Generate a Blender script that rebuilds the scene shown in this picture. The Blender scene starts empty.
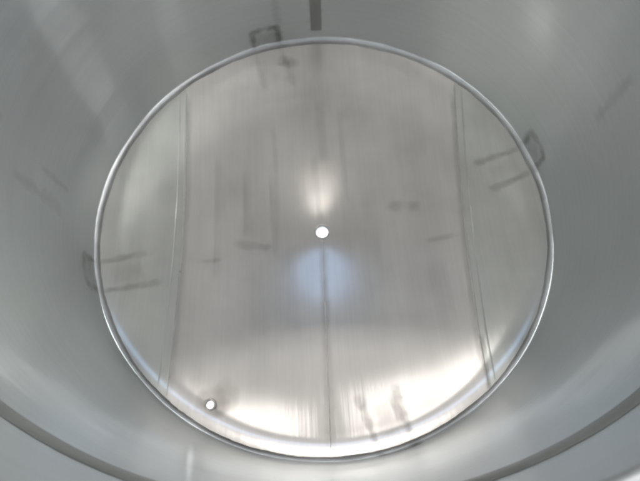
import bpy, math, random
from mathutils import Matrix, Vector, noise
random.seed(4)
R = 0.5                       # tank radius in metres; every tank measure below is a multiple of it
ZB = 0.62                     # height of the tank's bottom corner above the ground
HW = 1.385                    # wall height / R
DEEP = 0.195                  # depth of the conical bottom / R
sc = bpy.context.scene

# ---------------------------------------------------------------- camera
F, TILT, ROLL = 481.5, 0.3726, 0.0644
CAM = Vector((-0.0129*R, -0.8854*R, ZB + 1.9725*R))
cam = bpy.data.cameras.new('camera')
cam.sensor_width = 36.0
cam.lens = 36.0*F/640.0
cam.clip_start = 0.01
cam.clip_end = 200.0
cam.dof.use_dof = True
cam.dof.focus_distance = 0.62
cam.dof.aperture_fstop = 5.6
co = bpy.data.objects.new('camera', cam)
sc.collection.objects.link(co)
ex = Vector((1, 0, 0))
ed = Vector((0, -math.cos(TILT), -math.sin(TILT)))
ez = Vector((0, math.sin(TILT), -math.cos(TILT)))
cr, sr = math.cos(ROLL), math.sin(ROLL)
right = ex*cr + ed*sr
up = ex*sr - ed*cr
M = Matrix((right, up, -ez)).transposed().to_4x4()
M.translation = CAM
co.matrix_world = M
sc.camera = co

# ---------------------------------------------------------------- ambient light and lamps
w = bpy.data.worlds.new('World')
sc.world = w
w.use_nodes = True
bg = w.node_tree.nodes['Background']
bg.inputs[0].default_value = (0.92, 0.97, 1.0, 1)
bg.inputs[1].default_value = 0.47

def area(name, loc, target, sx, sy, radiance, col):
    l = bpy.data.lights.new(name, 'AREA')
    l.shape = 'RECTANGLE'
    l.size, l.size_y = sx, sy
    l.energy = radiance*math.pi*sx*sy
    l.color = col
    o = bpy.data.objects.new(name, l)
    sc.collection.objects.link(o)
    d = Vector(target) - Vector(loc)
    o.location = loc
    o.rotation_euler = d.to_track_quat('-Z', 'Y').to_euler()
    return o
top = ZB + HW*R
def sky_dir(az, th, dist):
    az, th = math.radians(az), math.radians(th)
    return (dist*math.sin(th)*math.cos(az), dist*math.sin(th)*math.sin(az), top + dist*math.cos(th))
area('window_light', sky_dir(90, 48.5, 6.0), (0, -0.2, top), 0.5, 0.3, 170.0, (1.0, 0.99, 0.97))
area('crescent_fill', (0.40*R, 0.48*R, ZB + 2.5*R), (0.36*R, 0.2*R, ZB), 0.62*R, 0.30*R, 3.9, (1.0, 0.99, 0.97))  # two added panels above the rim, shaped to mirror as the bright floor crescent
area('crescent_fill', (-0.33*R, 0.42*R, ZB + 2.5*R), (-0.30*R, 0.2*R, ZB), 0.46*R, 0.22*R, 4.4, (1.0, 0.99, 0.97))
area('ceiling_lamp', (-0.03, 0.585, top + 2.0), (0, 0.1, top), 0.36, 0.06, 7.5, (1.0, 0.99, 0.95))
area('blue_window', (0.1, 2.13, top + 2.5), (0, 0, top), 1.5, 0.2, 2.0, (0.38, 0.60, 1.0))
area('side_window', sky_dir(0, 57, 5.0), (0, 0, top), 0.9, 0.6, 80.0, (1.0, 0.99, 0.97))
area('side_window', sky_dir(-36, 57, 5.0), (0, 0, top), 0.8, 0.6, 40.0, (1.0, 0.99, 0.97))
area('side_window', sky_dir(161, 57, 5.0), (0, 0, top), 0.7, 0.5, 24.0, (1.0, 0.99, 0.97))
for s in (-1, 1):
    area('ground_fill', (s*3.2, 0, 0.42), (0, 0, 0.1), 3.5, 0.75, 300.0, (0.95, 0.98, 1.0))  # added fill lamps kept below the rim, whitening the ground under the tank

vs = sc.view_settings
vs.view_transform = 'Standard'
vs.look = 'None'
vs.gamma = 1.0
vs.exposure = -0.17
sc.render.filter_size = 2.2
sc.cycles.max_bounces = 7
sc.cycles.glossy_bounces = 6
sc.cycles.diffuse_bounces = 3
sc.cycles.transparent_max_bounces = 6

# ---------------------------------------------------------------- materials
def nodes(m):
    m.use_nodes = True
    return m.node_tree.nodes, m.node_tree.links

def steel(name, col, rough, grain=(300, 6, 1), grain_bump=0.05, wave_bump=0.0, mott=0.06, rvar=0.08,
          coords='UV', sharp=0.0, sharp_mix=0.0, aniso=0.0, aniso_rot=0.0, streak=0.03):
    m = bpy.data.materials.new(name)
    n, l = nodes(m)
    b = n['Principled BSDF']
    b.inputs['Metallic'].default_value = 1.0
    tc = n.new('ShaderNodeTexCoord')
    mp = n.new('ShaderNodeMapping')
    mp.inputs['Scale'].default_value = grain
    l.new(tc.outputs[coords], mp.inputs[0])
    g = n.new('ShaderNodeTexNoise')
    g.inputs['Scale'].default_value = 1.0
    g.inputs['Detail'].default_value = 4.0
    l.new(mp.outputs[0], g.inputs[0])
    # broad, stretched mottling of the mill finish
    mp2 = n.new('ShaderNodeMapping')
    mp2.inputs['Scale'].default_value = (grain[0]*0.05, grain[1]*0.35, 1)
    l.new(tc.outputs[coords], mp2.inputs[0])
    g2 = n.new('ShaderNodeTexNoise')
    g2.inputs['Scale'].default_value = 1.0
    g2.inputs['Detail'].default_value = 3.0
    l.new(mp2.outputs[0], g2.inputs[0])
    # blotches without direction
    g3 = n.new('ShaderNodeTexNoise')
    g3.inputs['Scale'].default_value = 7.0
    g3.inputs['Detail'].default_value = 5.0
    l.new(tc.outputs['Object'], g3.inputs[0])
    add = n.new('ShaderNodeMath'); add.operation = 'ADD'
    l.new(g2.outputs[0], add.inputs[0]); l.new(g3.outputs[0], add.inputs[1])
    mr = n.new('ShaderNodeMapRange')
    mr.inputs['From Min'].default_value = 0.7
    mr.inputs['From Max'].default_value = 1.3
    mr.inputs['To Min'].default_value = 1 - mott
    mr.inputs['To Max'].default_value = 1 + mott
    l.new(add.outputs[0], mr.inputs[0])
    hs = n.new('ShaderNodeHueSaturation')
    hs.inputs['Color'].default_value = (*col, 1)
    l.new(mr.outputs[0], hs.inputs['Value'])
    l.new(hs.outputs[0], b.inputs['Base Color'])
    fs = n.new('ShaderNodeMapRange')
    fs.inputs['From Min'].default_value = 0.3; fs.inputs['From Max'].default_value = 0.7
    fs.inputs['To Min'].default_value = 1 - streak; fs.inputs['To Max'].default_value = 1 + streak
    l.new(g.outputs[0], fs.inputs[0])
    fm = n.new('ShaderNodeMath'); fm.operation = 'MULTIPLY'
    l.new(mr.outputs[0], fm.inputs[0]); l.new(fs.outputs[0], fm.inputs[1])
    l.new(fm.outputs[0], hs.inputs['Value'])
    rr = n.new('ShaderNodeMapRange')
    rr.inputs['From Min'].default_value = 0.7
    rr.inputs['From Max'].default_value = 1.3
    rr.inputs['To Min'].default_value = rough - rvar
    rr.inputs['To Max'].default_value = rough + rvar
    l.new(add.outputs[0], rr.inputs[0])
    l.new(rr.outputs[0], b.inputs['Roughness'])
    bp = n.new('ShaderNodeBump')
    bp.inputs['Strength'].default_value = grain_bump
    bp.inputs['Distance'].default_value = 0.002
    l.new(g.outputs[0], bp.inputs['Height'])
    last = bp
    if wave_bump:
        b2 = n.new('ShaderNodeBump')
        b2.inputs['Strength'].default_value = wave_bump
        b2.inputs['Distance'].default_value = 0.01
        l.new(g2.outputs[0], b2.inputs['Height'])
        l.new(bp.outputs[0], b2.inputs['Normal'])
        last = b2
    l.new(last.outputs[0], b.inputs['Normal'])
    if sharp_mix:
        # rolled steel: a broad haze lobe and a tighter mirror lobe
        gl = n.new('ShaderNodeBsdfAnisotropic')
        gl.inputs['Roughness'].default_value = sharp
        l.new(hs.outputs[0], gl.inputs['Color'])
        l.new(last.outputs[0], gl.inputs['Normal'])
        mx = n.new('ShaderNodeMixShader'); mx.inputs[0].default_value = sharp_mix
        l.new(b.outputs[0], mx.inputs[1]); l.new(gl.outputs[0], mx.inputs[2])
        out = mx
        if aniso:
            # faint vertical smear across the brushing
            ga = n.new('ShaderNodeBsdfAnisotropic')
            ga.inputs['Roughness'].default_value = 0.48
            ga.inputs['Anisotropy'].default_value = 0.96
            ga.inputs['Rotation'].default_value = aniso_rot
            t = n.new('ShaderNodeTangent'); t.direction_type = 'UV_MAP'; t.uv_map = 'UVMap'
            l.new(t.outputs[0], ga.inputs['Tangent'])
            l.new(hs.outputs[0], ga.inputs['Color'])
            m3 = n.new('ShaderNodeMixShader'); 
            ma = n.new('ShaderNodeMapRange')
            ma.inputs['From Min'].default_value = 0.6; ma.inputs['From Max'].default_value = 1.35
            ma.inputs['To Min'].default_value = 0.0; ma.inputs['To Max'].default_value = aniso
            l.new(add.outputs[0], ma.inputs[0]); l.new(ma.outputs[0], m3.inputs[0])
            l.new(mx.outputs[0], m3.inputs[1]); l.new(ga.outputs[0], m3.inputs[2])
            out = m3
        l.new(out.outputs[0], n['Material Output'].inputs['Surface'])
    return m

def film(name, col, strength, rough=0.5, nscale=60.0):
    """heat tint, stain or painted reflection: a thin film that fades out across its width (UV x, 0..1) and breaks up along it"""
    m = bpy.data.materials.new(name)
    n, l = nodes(m)
    b = n['Principled BSDF']
    b.inputs['Metallic'].default_value = 0.8
    b.inputs['Base Color'].default_value = (*col, 1)
    b.inputs['Roughness'].default_value = rough
    at = n.new('ShaderNodeAttribute'); at.attribute_name = 'fade'
    ns = n.new('ShaderNodeTexNoise'); ns.inputs['Scale'].default_value = nscale; ns.inputs['Detail'].default_value = 5
    tc = n.new('ShaderNodeTexCoord'); l.new(tc.outputs['Object'], ns.inputs[0])
    mr = n.new('ShaderNodeMapRange')
    mr.inputs['From Min'].default_value = 0.3; mr.inputs['From Max'].default_value = 0.62
    mr.inputs['To Min'].default_value = 0.45; mr.inputs['To Max'].default_value = 1.0
    l.new(ns.outputs[0], mr.inputs[0])
    mu = n.new('ShaderNodeMath'); mu.operation = 'MULTIPLY'
    l.new(at.outputs['Fac'], mu.inputs[0]); l.new(mr.outputs[0], mu.inputs[1])
    m2 = n.new('ShaderNodeMath'); m2.operation = 'MULTIPLY'; m2.inputs[1].default_value = strength
    l.new(mu.outputs[0], m2.inputs[0])
    l.new(m2.outputs[0], b.inputs['Alpha'])
    return m

M_FLOOR = steel('mill_finish_steel', (0.553, 0.518, 0.482), 0.40, grain=(190, 4, 1), grain_bump=0.03, wave_bump=0.07, mott=0.15, rvar=0.06, sharp=0.115, sharp_mix=0.5, streak=0.03)
# the bottom is pieced together from three sheets: the two outer ones have the wall's dull reflection painted in
def outer_sheet_reflection(m):
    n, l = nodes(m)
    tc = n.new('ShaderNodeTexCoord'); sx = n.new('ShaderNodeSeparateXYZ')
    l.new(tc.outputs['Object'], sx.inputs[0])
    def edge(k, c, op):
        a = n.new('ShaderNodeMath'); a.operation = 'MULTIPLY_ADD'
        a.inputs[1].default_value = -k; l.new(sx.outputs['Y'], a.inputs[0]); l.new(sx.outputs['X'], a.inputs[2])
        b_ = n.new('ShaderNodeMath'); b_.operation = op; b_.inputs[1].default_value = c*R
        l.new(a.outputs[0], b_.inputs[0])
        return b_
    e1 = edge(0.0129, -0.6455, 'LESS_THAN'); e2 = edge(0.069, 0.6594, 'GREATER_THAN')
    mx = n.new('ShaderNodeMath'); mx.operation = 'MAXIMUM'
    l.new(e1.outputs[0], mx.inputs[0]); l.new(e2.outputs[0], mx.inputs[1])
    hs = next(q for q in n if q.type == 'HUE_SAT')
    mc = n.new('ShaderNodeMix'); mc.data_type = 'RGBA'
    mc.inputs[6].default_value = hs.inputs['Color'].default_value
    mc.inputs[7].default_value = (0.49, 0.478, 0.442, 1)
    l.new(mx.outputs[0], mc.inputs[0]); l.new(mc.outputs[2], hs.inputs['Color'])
outer_sheet_reflection(M_FLOOR)
M_WALL = steel('wall_steel', (0.83, 0.86, 0.87), 0.48, grain=(7, 260, 1), grain_bump=0.05, wave_bump=0.02, mott=0.03, rvar=0.05, sharp=0.06, sharp_mix=0.2, aniso=0.05, streak=0.012)
M_BEAD = steel('bead_steel', (0.66, 0.66, 0.67), 0.48, grain=(60, 60, 1), grain_bump=0.35, mott=0.30)
M_STRIP = steel('ground_strip_steel', (0.45, 0.455, 0.44), 0.5, grain=(40, 20, 1), grain_bump=0.1, mott=0.12)
M_WELD = steel('weld_steel', (0.56, 0.53, 0.50), 0.34, grain=(20, 300, 1), grain_bump=0.15, mott=0.15)
M_TINT = film('heat_tint', (0.27, 0.255, 0.225), 0.29)
M_ZONE = film('heat_zone', (0.40, 0.36, 0.33), 0.24, 0.42, 25)
M_TINT2 = film('faint_tint', (0.40, 0.36, 0.33), 0.16, 0.42, 25)
M_REFLECTION = film('reflection_film', (0.30, 0.28, 0.26), 0.20, 0.45, 30)  # dark reflections on the floor, painted as a faint film
M_DRIP = film('drip_film', (0.45, 0.45, 0.44), 0.13, 0.5, 12)
M_STAIN = film('brown_stain', (0.30, 0.265, 0.23), 0.35, 0.45, 18)

gm = bpy.data.materials.new('pale_concrete')
n, l = nodes(gm)
b = n['Principled BSDF']; b.inputs['Roughness'].default_value = 0.85
ns = n.new('ShaderNodeTexNoise'); ns.inputs['Scale'].default_value = 9; ns.inputs['Detail'].default_value = 8
rp = n.new('ShaderNodeValToRGB')
rp.color_ramp.elements[0].position = 0.3; rp.color_ramp.elements[0].color = (0.50, 0.51, 0.52, 1)
rp.color_ramp.elements[1].position = 0.7; rp.color_ramp.elements[1].color = (0.62, 0.63, 0.63, 1)
l.new(ns.outputs[0], rp.inputs[0]); l.new(rp.outputs[0], b.inputs['Base Color'])

# ---------------------------------------------------------------- mesh helpers
def mesh_obj(name, verts, faces, mat, parent=None, uvs=None, fade=None, smooth=True):
    me = bpy.data.meshes.new(name)
    me.from_pydata([tuple(v) for v in verts], [], faces)
    if smooth:
        me.polygons.foreach_set('use_smooth', [True]*len(me.polygons))
    if uvs:
        ul = me.uv_layers.new(name='UVMap')
        for lp in me.loops:
            ul.data[lp.index].uv = uvs[lp.vertex_index]
    if fade:
        a = me.attributes.new('fade', 'FLOAT', 'POINT')
        a.data.foreach_set('value', fade)
    me.update()
    me.materials.append(mat)
    o = bpy.data.objects.new(name, me)
    sc.collection.objects.link(o)
    if parent:
        o.parent = parent
    return o

def lathe(name, prof, mat, parent=None, seg=192, closed=False, wob=0.0, center=(0, 0), dz=None, a0=0.0):
    """revolve a profile of (r, z) about the tank's axis; UV = arc length, profile length"""
    V, Fc, U = [], [], []
    L = [0]
    for i in range(1, len(prof)):
        L.append(L[-1] + math.hypot(prof[i][0]-prof[i-1][0], prof[i][1]-prof[i-1][1]))
    k = len(prof)
    for j in range(seg+1):
        a = a0 + 2*math.pi*j/seg
        for i, (r, z) in enumerate(prof):
            rr = r + (wob*noise.noise(Vector((math.cos(a)*4, math.sin(a)*4, z*6))) if wob else 0)
            V.append((center[0] + rr*math.cos(a), center[1] + rr*math.sin(a), z + (dz(rr*math.cos(a)+center[0], rr*math.sin(a)+center[1]) if dz else 0)))
            U.append((a*R, L[i]))
    kk = k if closed else k-1
    for j in range(seg):
        for i in range(kk):
            i2 = (i+1) % k
            Fc.append((j*k+i, (j+1)*k+i, (j+1)*k+i2, j*k+i2))
    return mesh_obj(name, V, Fc, mat, parent, U)

def cone_z(x, y):
    """height of the bottom's inner face at plan (x, y), relative to the corner"""
    r = math.hypot(x, y)/R
    t = min(1.0, r)
    # slightly dished cone with a blunt tip
    q = math.sqrt(t*t + 0.010)
    z = -DEEP*R*(1 - 0.70*q - 0.30*t*t)
    # knuckle towards the corner
    if t > 0.91:
        z += 1.6*(0.80 - 0.35*y/(r*R))*(t-0.91)**2*R
    if t > 0.03:
        wv = noise.noise(Vector((x*5.0, y*3.2, 1.7)))*0.0005 + noise.noise(Vector((x*11, y*6, 4.1)))*0.00012
        z += wv*min(1, (1-t)*6)*min(1, t*4)
    return z

# ---------------------------------------------------------------- ground
S = 12
g = mesh_obj('ground', [(-S, -S, 0), (S, -S, 0), (S, S, 0), (-S, S, 0)], [(0, 1, 2, 3)], gm, smooth=False)
g['kind'] = 'structure'

# ---------------------------------------------------------------- the tank
tank = bpy.data.objects.new('steel_tank', None)
sc.collection.objects.link(tank)
tank['label'] = 'round open stainless steel tank with sloping bottom and drain hole, seen from inside'
tank['category'] = 'tank'
T = 0.003
def Z(h):
    return ZB + h*R

# wall: flat sheet with one rolled swage below the rim
prof = [(R, Z(0.022))]
h = 0.04
while h < HW - 0.005:
    prof.append((R, Z(h)))
    h += 0.04
prof.append((R, Z(HW)))
outer = [(r + T, z) for r, z in reversed(prof)]
wall = lathe('wall', prof + outer, M_WALL, tank, seg=256, closed=True, wob=0.0008)
# rolled lip round the opening
lip = []
for i in range(12):
    a = 2*math.pi*i/12
    lip.append((R + 0.004 + 0.0075*math.cos(a), Z(HW) + 0.004 + 0.0075*math.sin(a)))
lathe('rim', lip, M_BEAD, tank, seg=192, closed=True)

# conical bottom, drain hole in the middle and a small port near the corner
HOLE = 0.0285*R
PX, PY, PR = -0.487*R, -0.771*R, 0.0155*R
def build_bottom():
    rings = []
    r = HOLE
    while r < 0.997*R:
        rings.append(r)
        r += 0.006 if r < 0.3*R or r > 0.88*R else 0.0085
    rings.append(0.999*R)
    k, seg = len(rings), 320
    V, U, Fc = [], [], []
    for j in range(seg):
        a = 2*math.pi*j/seg
        for q in rings:
            x, y = q*math.cos(a), q*math.sin(a)
            V.append((x, y, ZB + cone_z(x, y)))
    nv = len(V)
    V += [(x, y, z - T) for x, y, z in V]
    for j in range(seg):
        j2 = (j+1) % seg
        for i in range(k-1):
            f = (j*k+i, j*k+i+1, j2*k+i+1, j2*k+i)
            Fc.append(f)
            Fc.append(tuple(nv+t for t in reversed(f)))
        Fc.append((j*k, j2*k, nv+j2*k, nv+j*k))
        Fc.append((j2*k+k-1, j*k+k-1, nv+j*k+k-1, nv+j2*k+k-1))
    o = mesh_obj('bottom', V, Fc, M_FLOOR, tank)
    # drill the small port
    CV = [(PX + PR*math.cos(2*math.pi*i/40), PY + PR*math.sin(2*math.pi*i/40), ZB + z) for z in (-0.2, 0.1) for i in range(40)]
    CF = [(i, (i+1) % 40, 40+(i+1) % 40, 40+i) for i in range(40)] + [tuple(reversed(range(40))), tuple(range(40, 80))]
    cut = mesh_obj('cutter', CV, CF, M_FLOOR, smooth=False)
    md = o.modifiers.new('port', 'BOOLEAN'); md.object = cut; md.operation = 'DIFFERENCE'; md.solver = 'EXACT'
    bpy.context.view_layer.update()
    dg = bpy.context.evaluated_depsgraph_get()
    me = bpy.data.meshes.new_from_object(o.evaluated_get(dg), depsgraph=dg)
    o.modifiers.clear(); o.data = me
    bpy.data.objects.remove(cut)
    me.name = 'bottom'
    ul = me.uv_layers.get('UVMap') or me.uv_layers.new(name='UVMap')
    for lp in me.loops:
        v = me.vertices[lp.vertex_index].co
        ul.data[lp.index].uv = (v.x, v.y)
    return o
bottom = build_bottom()
zt = ZB + cone_z(HOLE, 0)
lathe('drain_pipe', [(HOLE, zt+0.0008), (HOLE, zt-0.03), (HOLE+T, zt-0.03), (HOLE+T, zt-0.001), (HOLE+T+0.002, zt-0.0005), (HOLE+0.002, zt+0.0016)], M_BEAD, bottom, seg=64, closed=True)
zp = ZB + cone_z(PX, PY)
lathe('port_ring', [(PR, zp+0.002), (PR, zp-0.012), (PR+0.003, zp-0.012), (PR+0.005, zp+0.0005), (PR+0.0035, zp+0.003)], M_FLOOR, bottom, seg=40, closed=True, center=(PX, PY))

# corner weld between bottom and wall: slightly uneven half-round bead
def fillet_weld(seg=480):
    V, U, Fc = [], [], []
    k = 6
    for j in range(seg+1):
        a = 2*math.pi*j/seg
        ca, sa = math.cos(a), math.sin(a)
        q = 0.0070*(1 + 0.28*noise.noise(Vector((ca*7, sa*7, 2.0))) + 0.14*noise.noise(Vector((ca*50, sa*50, 7.0))))
        r0 = R*0.9995 - q
        z0 = ZB + cone_z(r0*ca, r0*sa) + 0.0004
        z1 = Z(0.022) + q*0.8
        for i in range(k):
            t = i/(k-1)
            bulge = 0.0020*math.sin(math.pi*t)
            V.append(((r0 + q*t - bulge*0.7)*ca, (r0 + q*t - bulge*0.7)*sa, z0 + (z1-z0)*t + bulge*0.7))
            U.append((a*R, t*q))
    for j in range(seg):
        for i in range(k-1):
            Fc.append((j*k+i, (j+1)*k+i, (j+1)*k+i+1, j*k+i+1))
    return mesh_obj('corner_weld', V, Fc, M_BEAD, tank, U)
fillet_weld()

# ---- ribbons that lie on the steel (welds, ground strips, heat tint)
def on_floor(x, y, lift):
    return Vector((x, y, ZB + cone_z(x, y) + lift))
def ribbon(name, pts, normals, width, mat, parent, lift, crown=0.0, wob=0.15, fade_ends=True, taper=None, gain=1.0):
    """strip of 7 verts across that follows pts; crown raises its middle"""
    V, U, Fc, fd = [], [], [], []
    k = 7
    m_ = len(pts)
    for j in range(m_):
        p = pts[j]; nn = normals[j]
        t = (pts[min(j+1, m_-1)] - pts[max(j-1, 0)]).normalized()
        s = t.cross(nn).normalized()
        wd = width*(1 + wob*noise.noise(Vector((j*0.37, width*100, p.x*9))))*(taper(j/(m_-1)) if taper else 1)
        off = 0.15*wob*wd*noise.noise(Vector((j*0.8, 3.1, p.y*7)))
        for i in range(k):
            u = i/(k-1)*2 - 1
            q = p + s*(u*wd/2 + off) + nn*(lift + crown*(1-u*u)*(1 + 0.3*noise.noise(Vector((j*0.9, 0, 5)))))
            V.append(q); U.append((u*wd/2, j*0.004))
            e = 1.0
            if fade_ends:
                e = min(1, j/max(1, m_*0.08), (m_-1-j)/max(1, m_*0.08))
            fd.append(max(0, (1-u*u))**1.0*e*gain)
    for j in range(m_-1):
        for i in range(k-1):
            Fc.append((j*k+i, j*k+i+1, (j+1)*k+i+1, (j+1)*k+i))
    return mesh_obj(name, V, Fc, mat, parent, U, fd)
UP = Vector((0, 0, 1))
def fl_line(a, b, n_=90, bow=0.0):
    P = []
    a = Vector(a)*R; b = Vector(b)*R
    d = (b-a); s = Vector((-d.y, d.x)).normalized()
    for i in range(n_):
        t = i/(n_-1)
        q = a + d*t + s*(bow*R*math.sin(math.pi*t) + 0.0009*noise.noise(Vector((t*9, a.x*20, 0))))
        P.append(on_floor(q.x, q.y, 0))
    return P
for (a, b, wz, ww) in (((-0.636, 0.740), (-0.655, -0.735), 0.055, 0.0017), ((0.706, 0.675), (0.606, -0.775), 0.055, 0.0017), ((0.0, -0.05), (-0.023, -0.975), 0.05, 0.0019)):
    P = fl_line(a, b)
    N = [UP]*len(P)
    zo = ribbon('heat_band', P, N, wz*R, M_ZONE, bottom, 0.0004, 0, 0.25)
    ribbon('weld_seam', P, N, ww, M_WELD, bottom, 0.0004, 0.0005, 0.35, False)
# dark grinding trace at the lower end of the right-hand seam
P = fl_line((0.628, -0.56), (0.606, -0.80), 30)
ribbon('grinding_trace', P, [UP]*30, 0.028*R, M_TINT, bottom, 0.0012, 0, 0.5)
# edge lines of the ground-off band along the two outer seams
for (a, b) in (((-0.668, 0.715), (-0.692, -0.70)), ((0.736, 0.64), (0.636, -0.745))):
    P = fl_line(a, b)
    ribbon('weld_seam', P, [UP]*len(P), 0.003, M_FLOOR, bottom, 0.0003, 0.0004, 0.4, False)

# vertical wall seam
def wall_pt(az, h, lift=0.0):
    return Vector(((R-lift)*math.cos(az), (R-lift)*math.sin(az), Z(h)))
azs = math.radians(87.9)
P = [wall_pt(azs, 0.085 + (HW-0.10)*i/60) for i in range(61)]
N = [Vector((-math.cos(azs), -math.sin(azs), 0))]*61
ribbon('wall_seam', P, N, 0.054*R, M_STRIP, tank, 0.0012, 0.0012, 0.05, False)

# horizontal ground-off seam below the rim
lathe('girth_strip', [(R-0.0004, Z(1.095)), (R-0.0022, Z(1.102)), (R-0.0022, Z(1.143)), (R-0.0004, Z(1.15))], M_STRIP, tank, seg=256, wob=0.0008)

# traces of the four legs welded on outside: tint on wall and bottom
def leg_mark(deg, s0, gw, gf):
    az0 = math.radians(deg)
    rnd = random.Random(s0)
    half = math.radians(4.2)
    P, N = [], []
    def wallseg(a_, h_):
        P.append(wall_pt(a_, h_)); N.append(Vector((-math.cos(a_), -math.sin(a_), 0)))
    # outline on the wall
    def corner(a_, rev):
        ca, sa = math.cos(a_), math.sin(a_)
        nn = Vector((-ca, -sa, 1)).normalized()
        pp = []
        for (rr_, zz) in ((R-0.012, ZB + cone_z((R-0.012)*ca, (R-0.012)*sa) + 0.0012), (R-0.0055, Z(0.022) + 0.0028), (R-0.0012, Z(0.022) + 0.0075)):
            pp.append(Vector((rr_*ca, rr_*sa, zz)))
        for q_ in (reversed(pp) if rev else pp):
            P.append(q_); N.append(nn)
    corner(az0 - half*0.95, False)
    for i in range(10): wallseg(az0 - half*0.95, 0.045 + 0.08*i/9)
    for i in range(1, 16): wallseg(az0 - half*0.95 + 2*half*0.95*i/15, 0.128 + 0.012*math.sin(i/15*math.pi))
    for i in range(1, 10): wallseg(az0 + half*0.95, 0.128 - 0.08*i/9)
    corner(az0 + half*0.95, True)
    ribbon('leg_weld_mark', P, N, 0.042*R, M_TINT, tank, 0.0012, 0, 0.5, gain=gw)
    P = [wall_pt(az0 + half*1.05*(2*i/14 - 1), 0.072) for i in range(15)]
    N = [Vector((-math.cos(az0), -math.sin(az0), 0))]*15
    ribbon('heat_tint', P, N, 0.13*R, M_TINT, tank, 0.0009, 0, 0.3, gain=gw*0.7)
    for s in (-1, 1):
        ux, uy = math.cos(az0), math.sin(az0)
        tx, ty = -uy*s, ux*s
        P = []
        r0, r1 = 0.985, 0.775 + rnd.uniform(-0.02, 0.02)
        sp = 0.066 + rnd.uniform(-0.004, 0.004)
        for i in range(24):
            q = r0 + (r1-r0)*i/23
            x = (ux*q + tx*sp*(1 + 0.15*(i/23)))*R; y = (uy*q + ty*sp*(1 + 0.15*(i/23)))*R
            P.append(on_floor(x, y, 0))
        ribbon('leg_weld_mark', P, [UP]*24, 0.040*R, M_TINT, bottom, 0.0006, 0, 0.5, True, lambda t: 0.75 + 0.5*t, gf)
    # faint tint between them, next to the corner
    P = [on_floor((math.cos(az0)*q)*R, (math.sin(az0)*q)*R, 0) for q in [0.955 - 0.012*i for i in range(12)]]
    ribbon('heat_tint', P, [UP]*12, 0.10*R, M_TINT2, bottom, 0.0005, 0, 0.4, gain=gf)
    # the leg itself, outside
    V = []
    hw = 0.066*R
    zl0, zl1 = 0.0, Z(0.12)
    def P2(u, v): return (math.cos(az0)*u - math.sin(az0)*v, math.sin(az0)*u + math.cos(az0)*v)
    pr = [(R+0.006, -hw), (R+0.006+0.02, -hw), (R+0.006+0.02, hw), (R+0.006, hw), (R+0.003+0.006, hw-0.004), (R+0.02, hw-0.004), (R+0.02, -hw+0.004), (R+0.009, -hw+0.004)]
    V = [(*P2(*q), zl0) for q in pr] + [(*P2(*q), zl1) for q in pr]
    Fc = [(i, (i+1) % 8, 8+(i+1) % 8, 8+i) for i in range(8)]
    mesh_obj('leg', V, Fc, M_WALL, tank, [(v[0], v[2]) for v in V], smooth=False)
for i, (dg, gw, gf) in enumerate(((13.0, 1.0, 0.85), (102.8, 1.0, 0.35), (192.9, 0.9, 0.8), (283.0, 1.2, 1.0))):
    leg_mark(dg, i, gw, gf)

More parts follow.
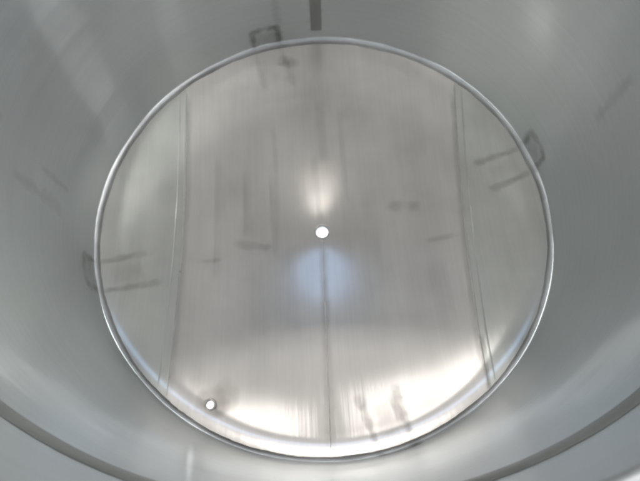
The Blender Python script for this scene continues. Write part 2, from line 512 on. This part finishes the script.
# brown patch beside the small port
def blot(name, cx, cy, rx, ry, rot, mat, parent, seed):
    V, U, Fc, fd = [Vector((cx*R, cy*R, 0))], [(0, 0)], [], [1.0]
    na, nr = 28, 5
    for j in range(na):
        a = 2*math.pi*j/na
        kx = 1 + 0.35*noise.noise(Vector((math.cos(a)*1.5, math.sin(a)*1.5, seed)))
        for i in range(1, nr+1):
            q = i/nr*kx
            dx, dy = rx*q*math.cos(a), ry*q*math.sin(a)
            V.append(Vector(((cx + dx*math.cos(rot) - dy*math.sin(rot))*R, (cy + dx*math.sin(rot) + dy*math.cos(rot))*R, 0)))
            U.append((q, a)); fd.append(1 - (i/nr)**2)
    V = [on_floor(v.x, v.y, 0.0011) for v in V]
    for j in range(na):
        j2 = (j+1) % na
        Fc.append((0, 1+j*nr, 1+j2*nr))
        for i in range(nr-1):
            Fc.append((1+j*nr+i, 1+j*nr+i+1, 1+j2*nr+i+1, 1+j2*nr+i))
    return mesh_obj(name, V, Fc, mat, parent, U, fd)
blot('stain', -0.455, -0.750, 0.10, 0.075, 0.4, M_STAIN, bottom, 1.0)
blot('stain', -0.47, -0.76, 0.055, 0.07, 0.9, M_STAIN, bottom, 2.0)
blot('stain', -0.12, 0.90, 0.07, 0.035, -0.1, M_STAIN, bottom, 5.0)
blot('stain', 0.245, -0.83, 0.02, 0.09, 0.2, M_STAIN, bottom, 7.0)

# dark reflections painted on either side of the drain, then water marks
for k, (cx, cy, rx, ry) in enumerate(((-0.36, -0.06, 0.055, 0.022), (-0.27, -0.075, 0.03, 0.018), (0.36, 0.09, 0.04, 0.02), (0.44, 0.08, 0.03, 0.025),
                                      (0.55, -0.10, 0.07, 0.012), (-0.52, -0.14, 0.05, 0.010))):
    blot('dark_reflection', cx, cy, rx*1.25, ry*1.5, 0.05*(k-2), M_REFLECTION, bottom, 11.0 + k*1.7)
rnd = random.Random(9)
for k in range(7):
    x0 = rnd.uniform(-0.55, 0.6); y0 = rnd.uniform(0.2, 0.75); y1 = y0 - rnd.uniform(0.3, 0.8)
    P = fl_line((x0, y0), (x0 + rnd.uniform(-0.015, 0.015), y1), 40)
    ribbon('water_mark', P, [UP]*40, rnd.uniform(0.04, 0.09)*R, M_DRIP, bottom, 0.0003, 0, 0.6)
# dried runs down the wall
for k in range(6):
    az = math.radians(rnd.uniform(-20, 200)); h1 = rnd.uniform(0.35, 1.0); h0 = h1 - rnd.uniform(0.2, 0.5)
    if h0 < 0.06: h0 = 0.06
    P = [wall_pt(az + 0.004*noise.noise(Vector((i*0.3, k, 0))), h0 + (h1-h0)*i/30) for i in range(31)]
    N = [Vector((-math.cos(az), -math.sin(az), 0))]*31
    ribbon('drip_mark', P, N, rnd.uniform(0.03, 0.08)*R, M_DRIP, wall, 0.0011, 0, 0.6)
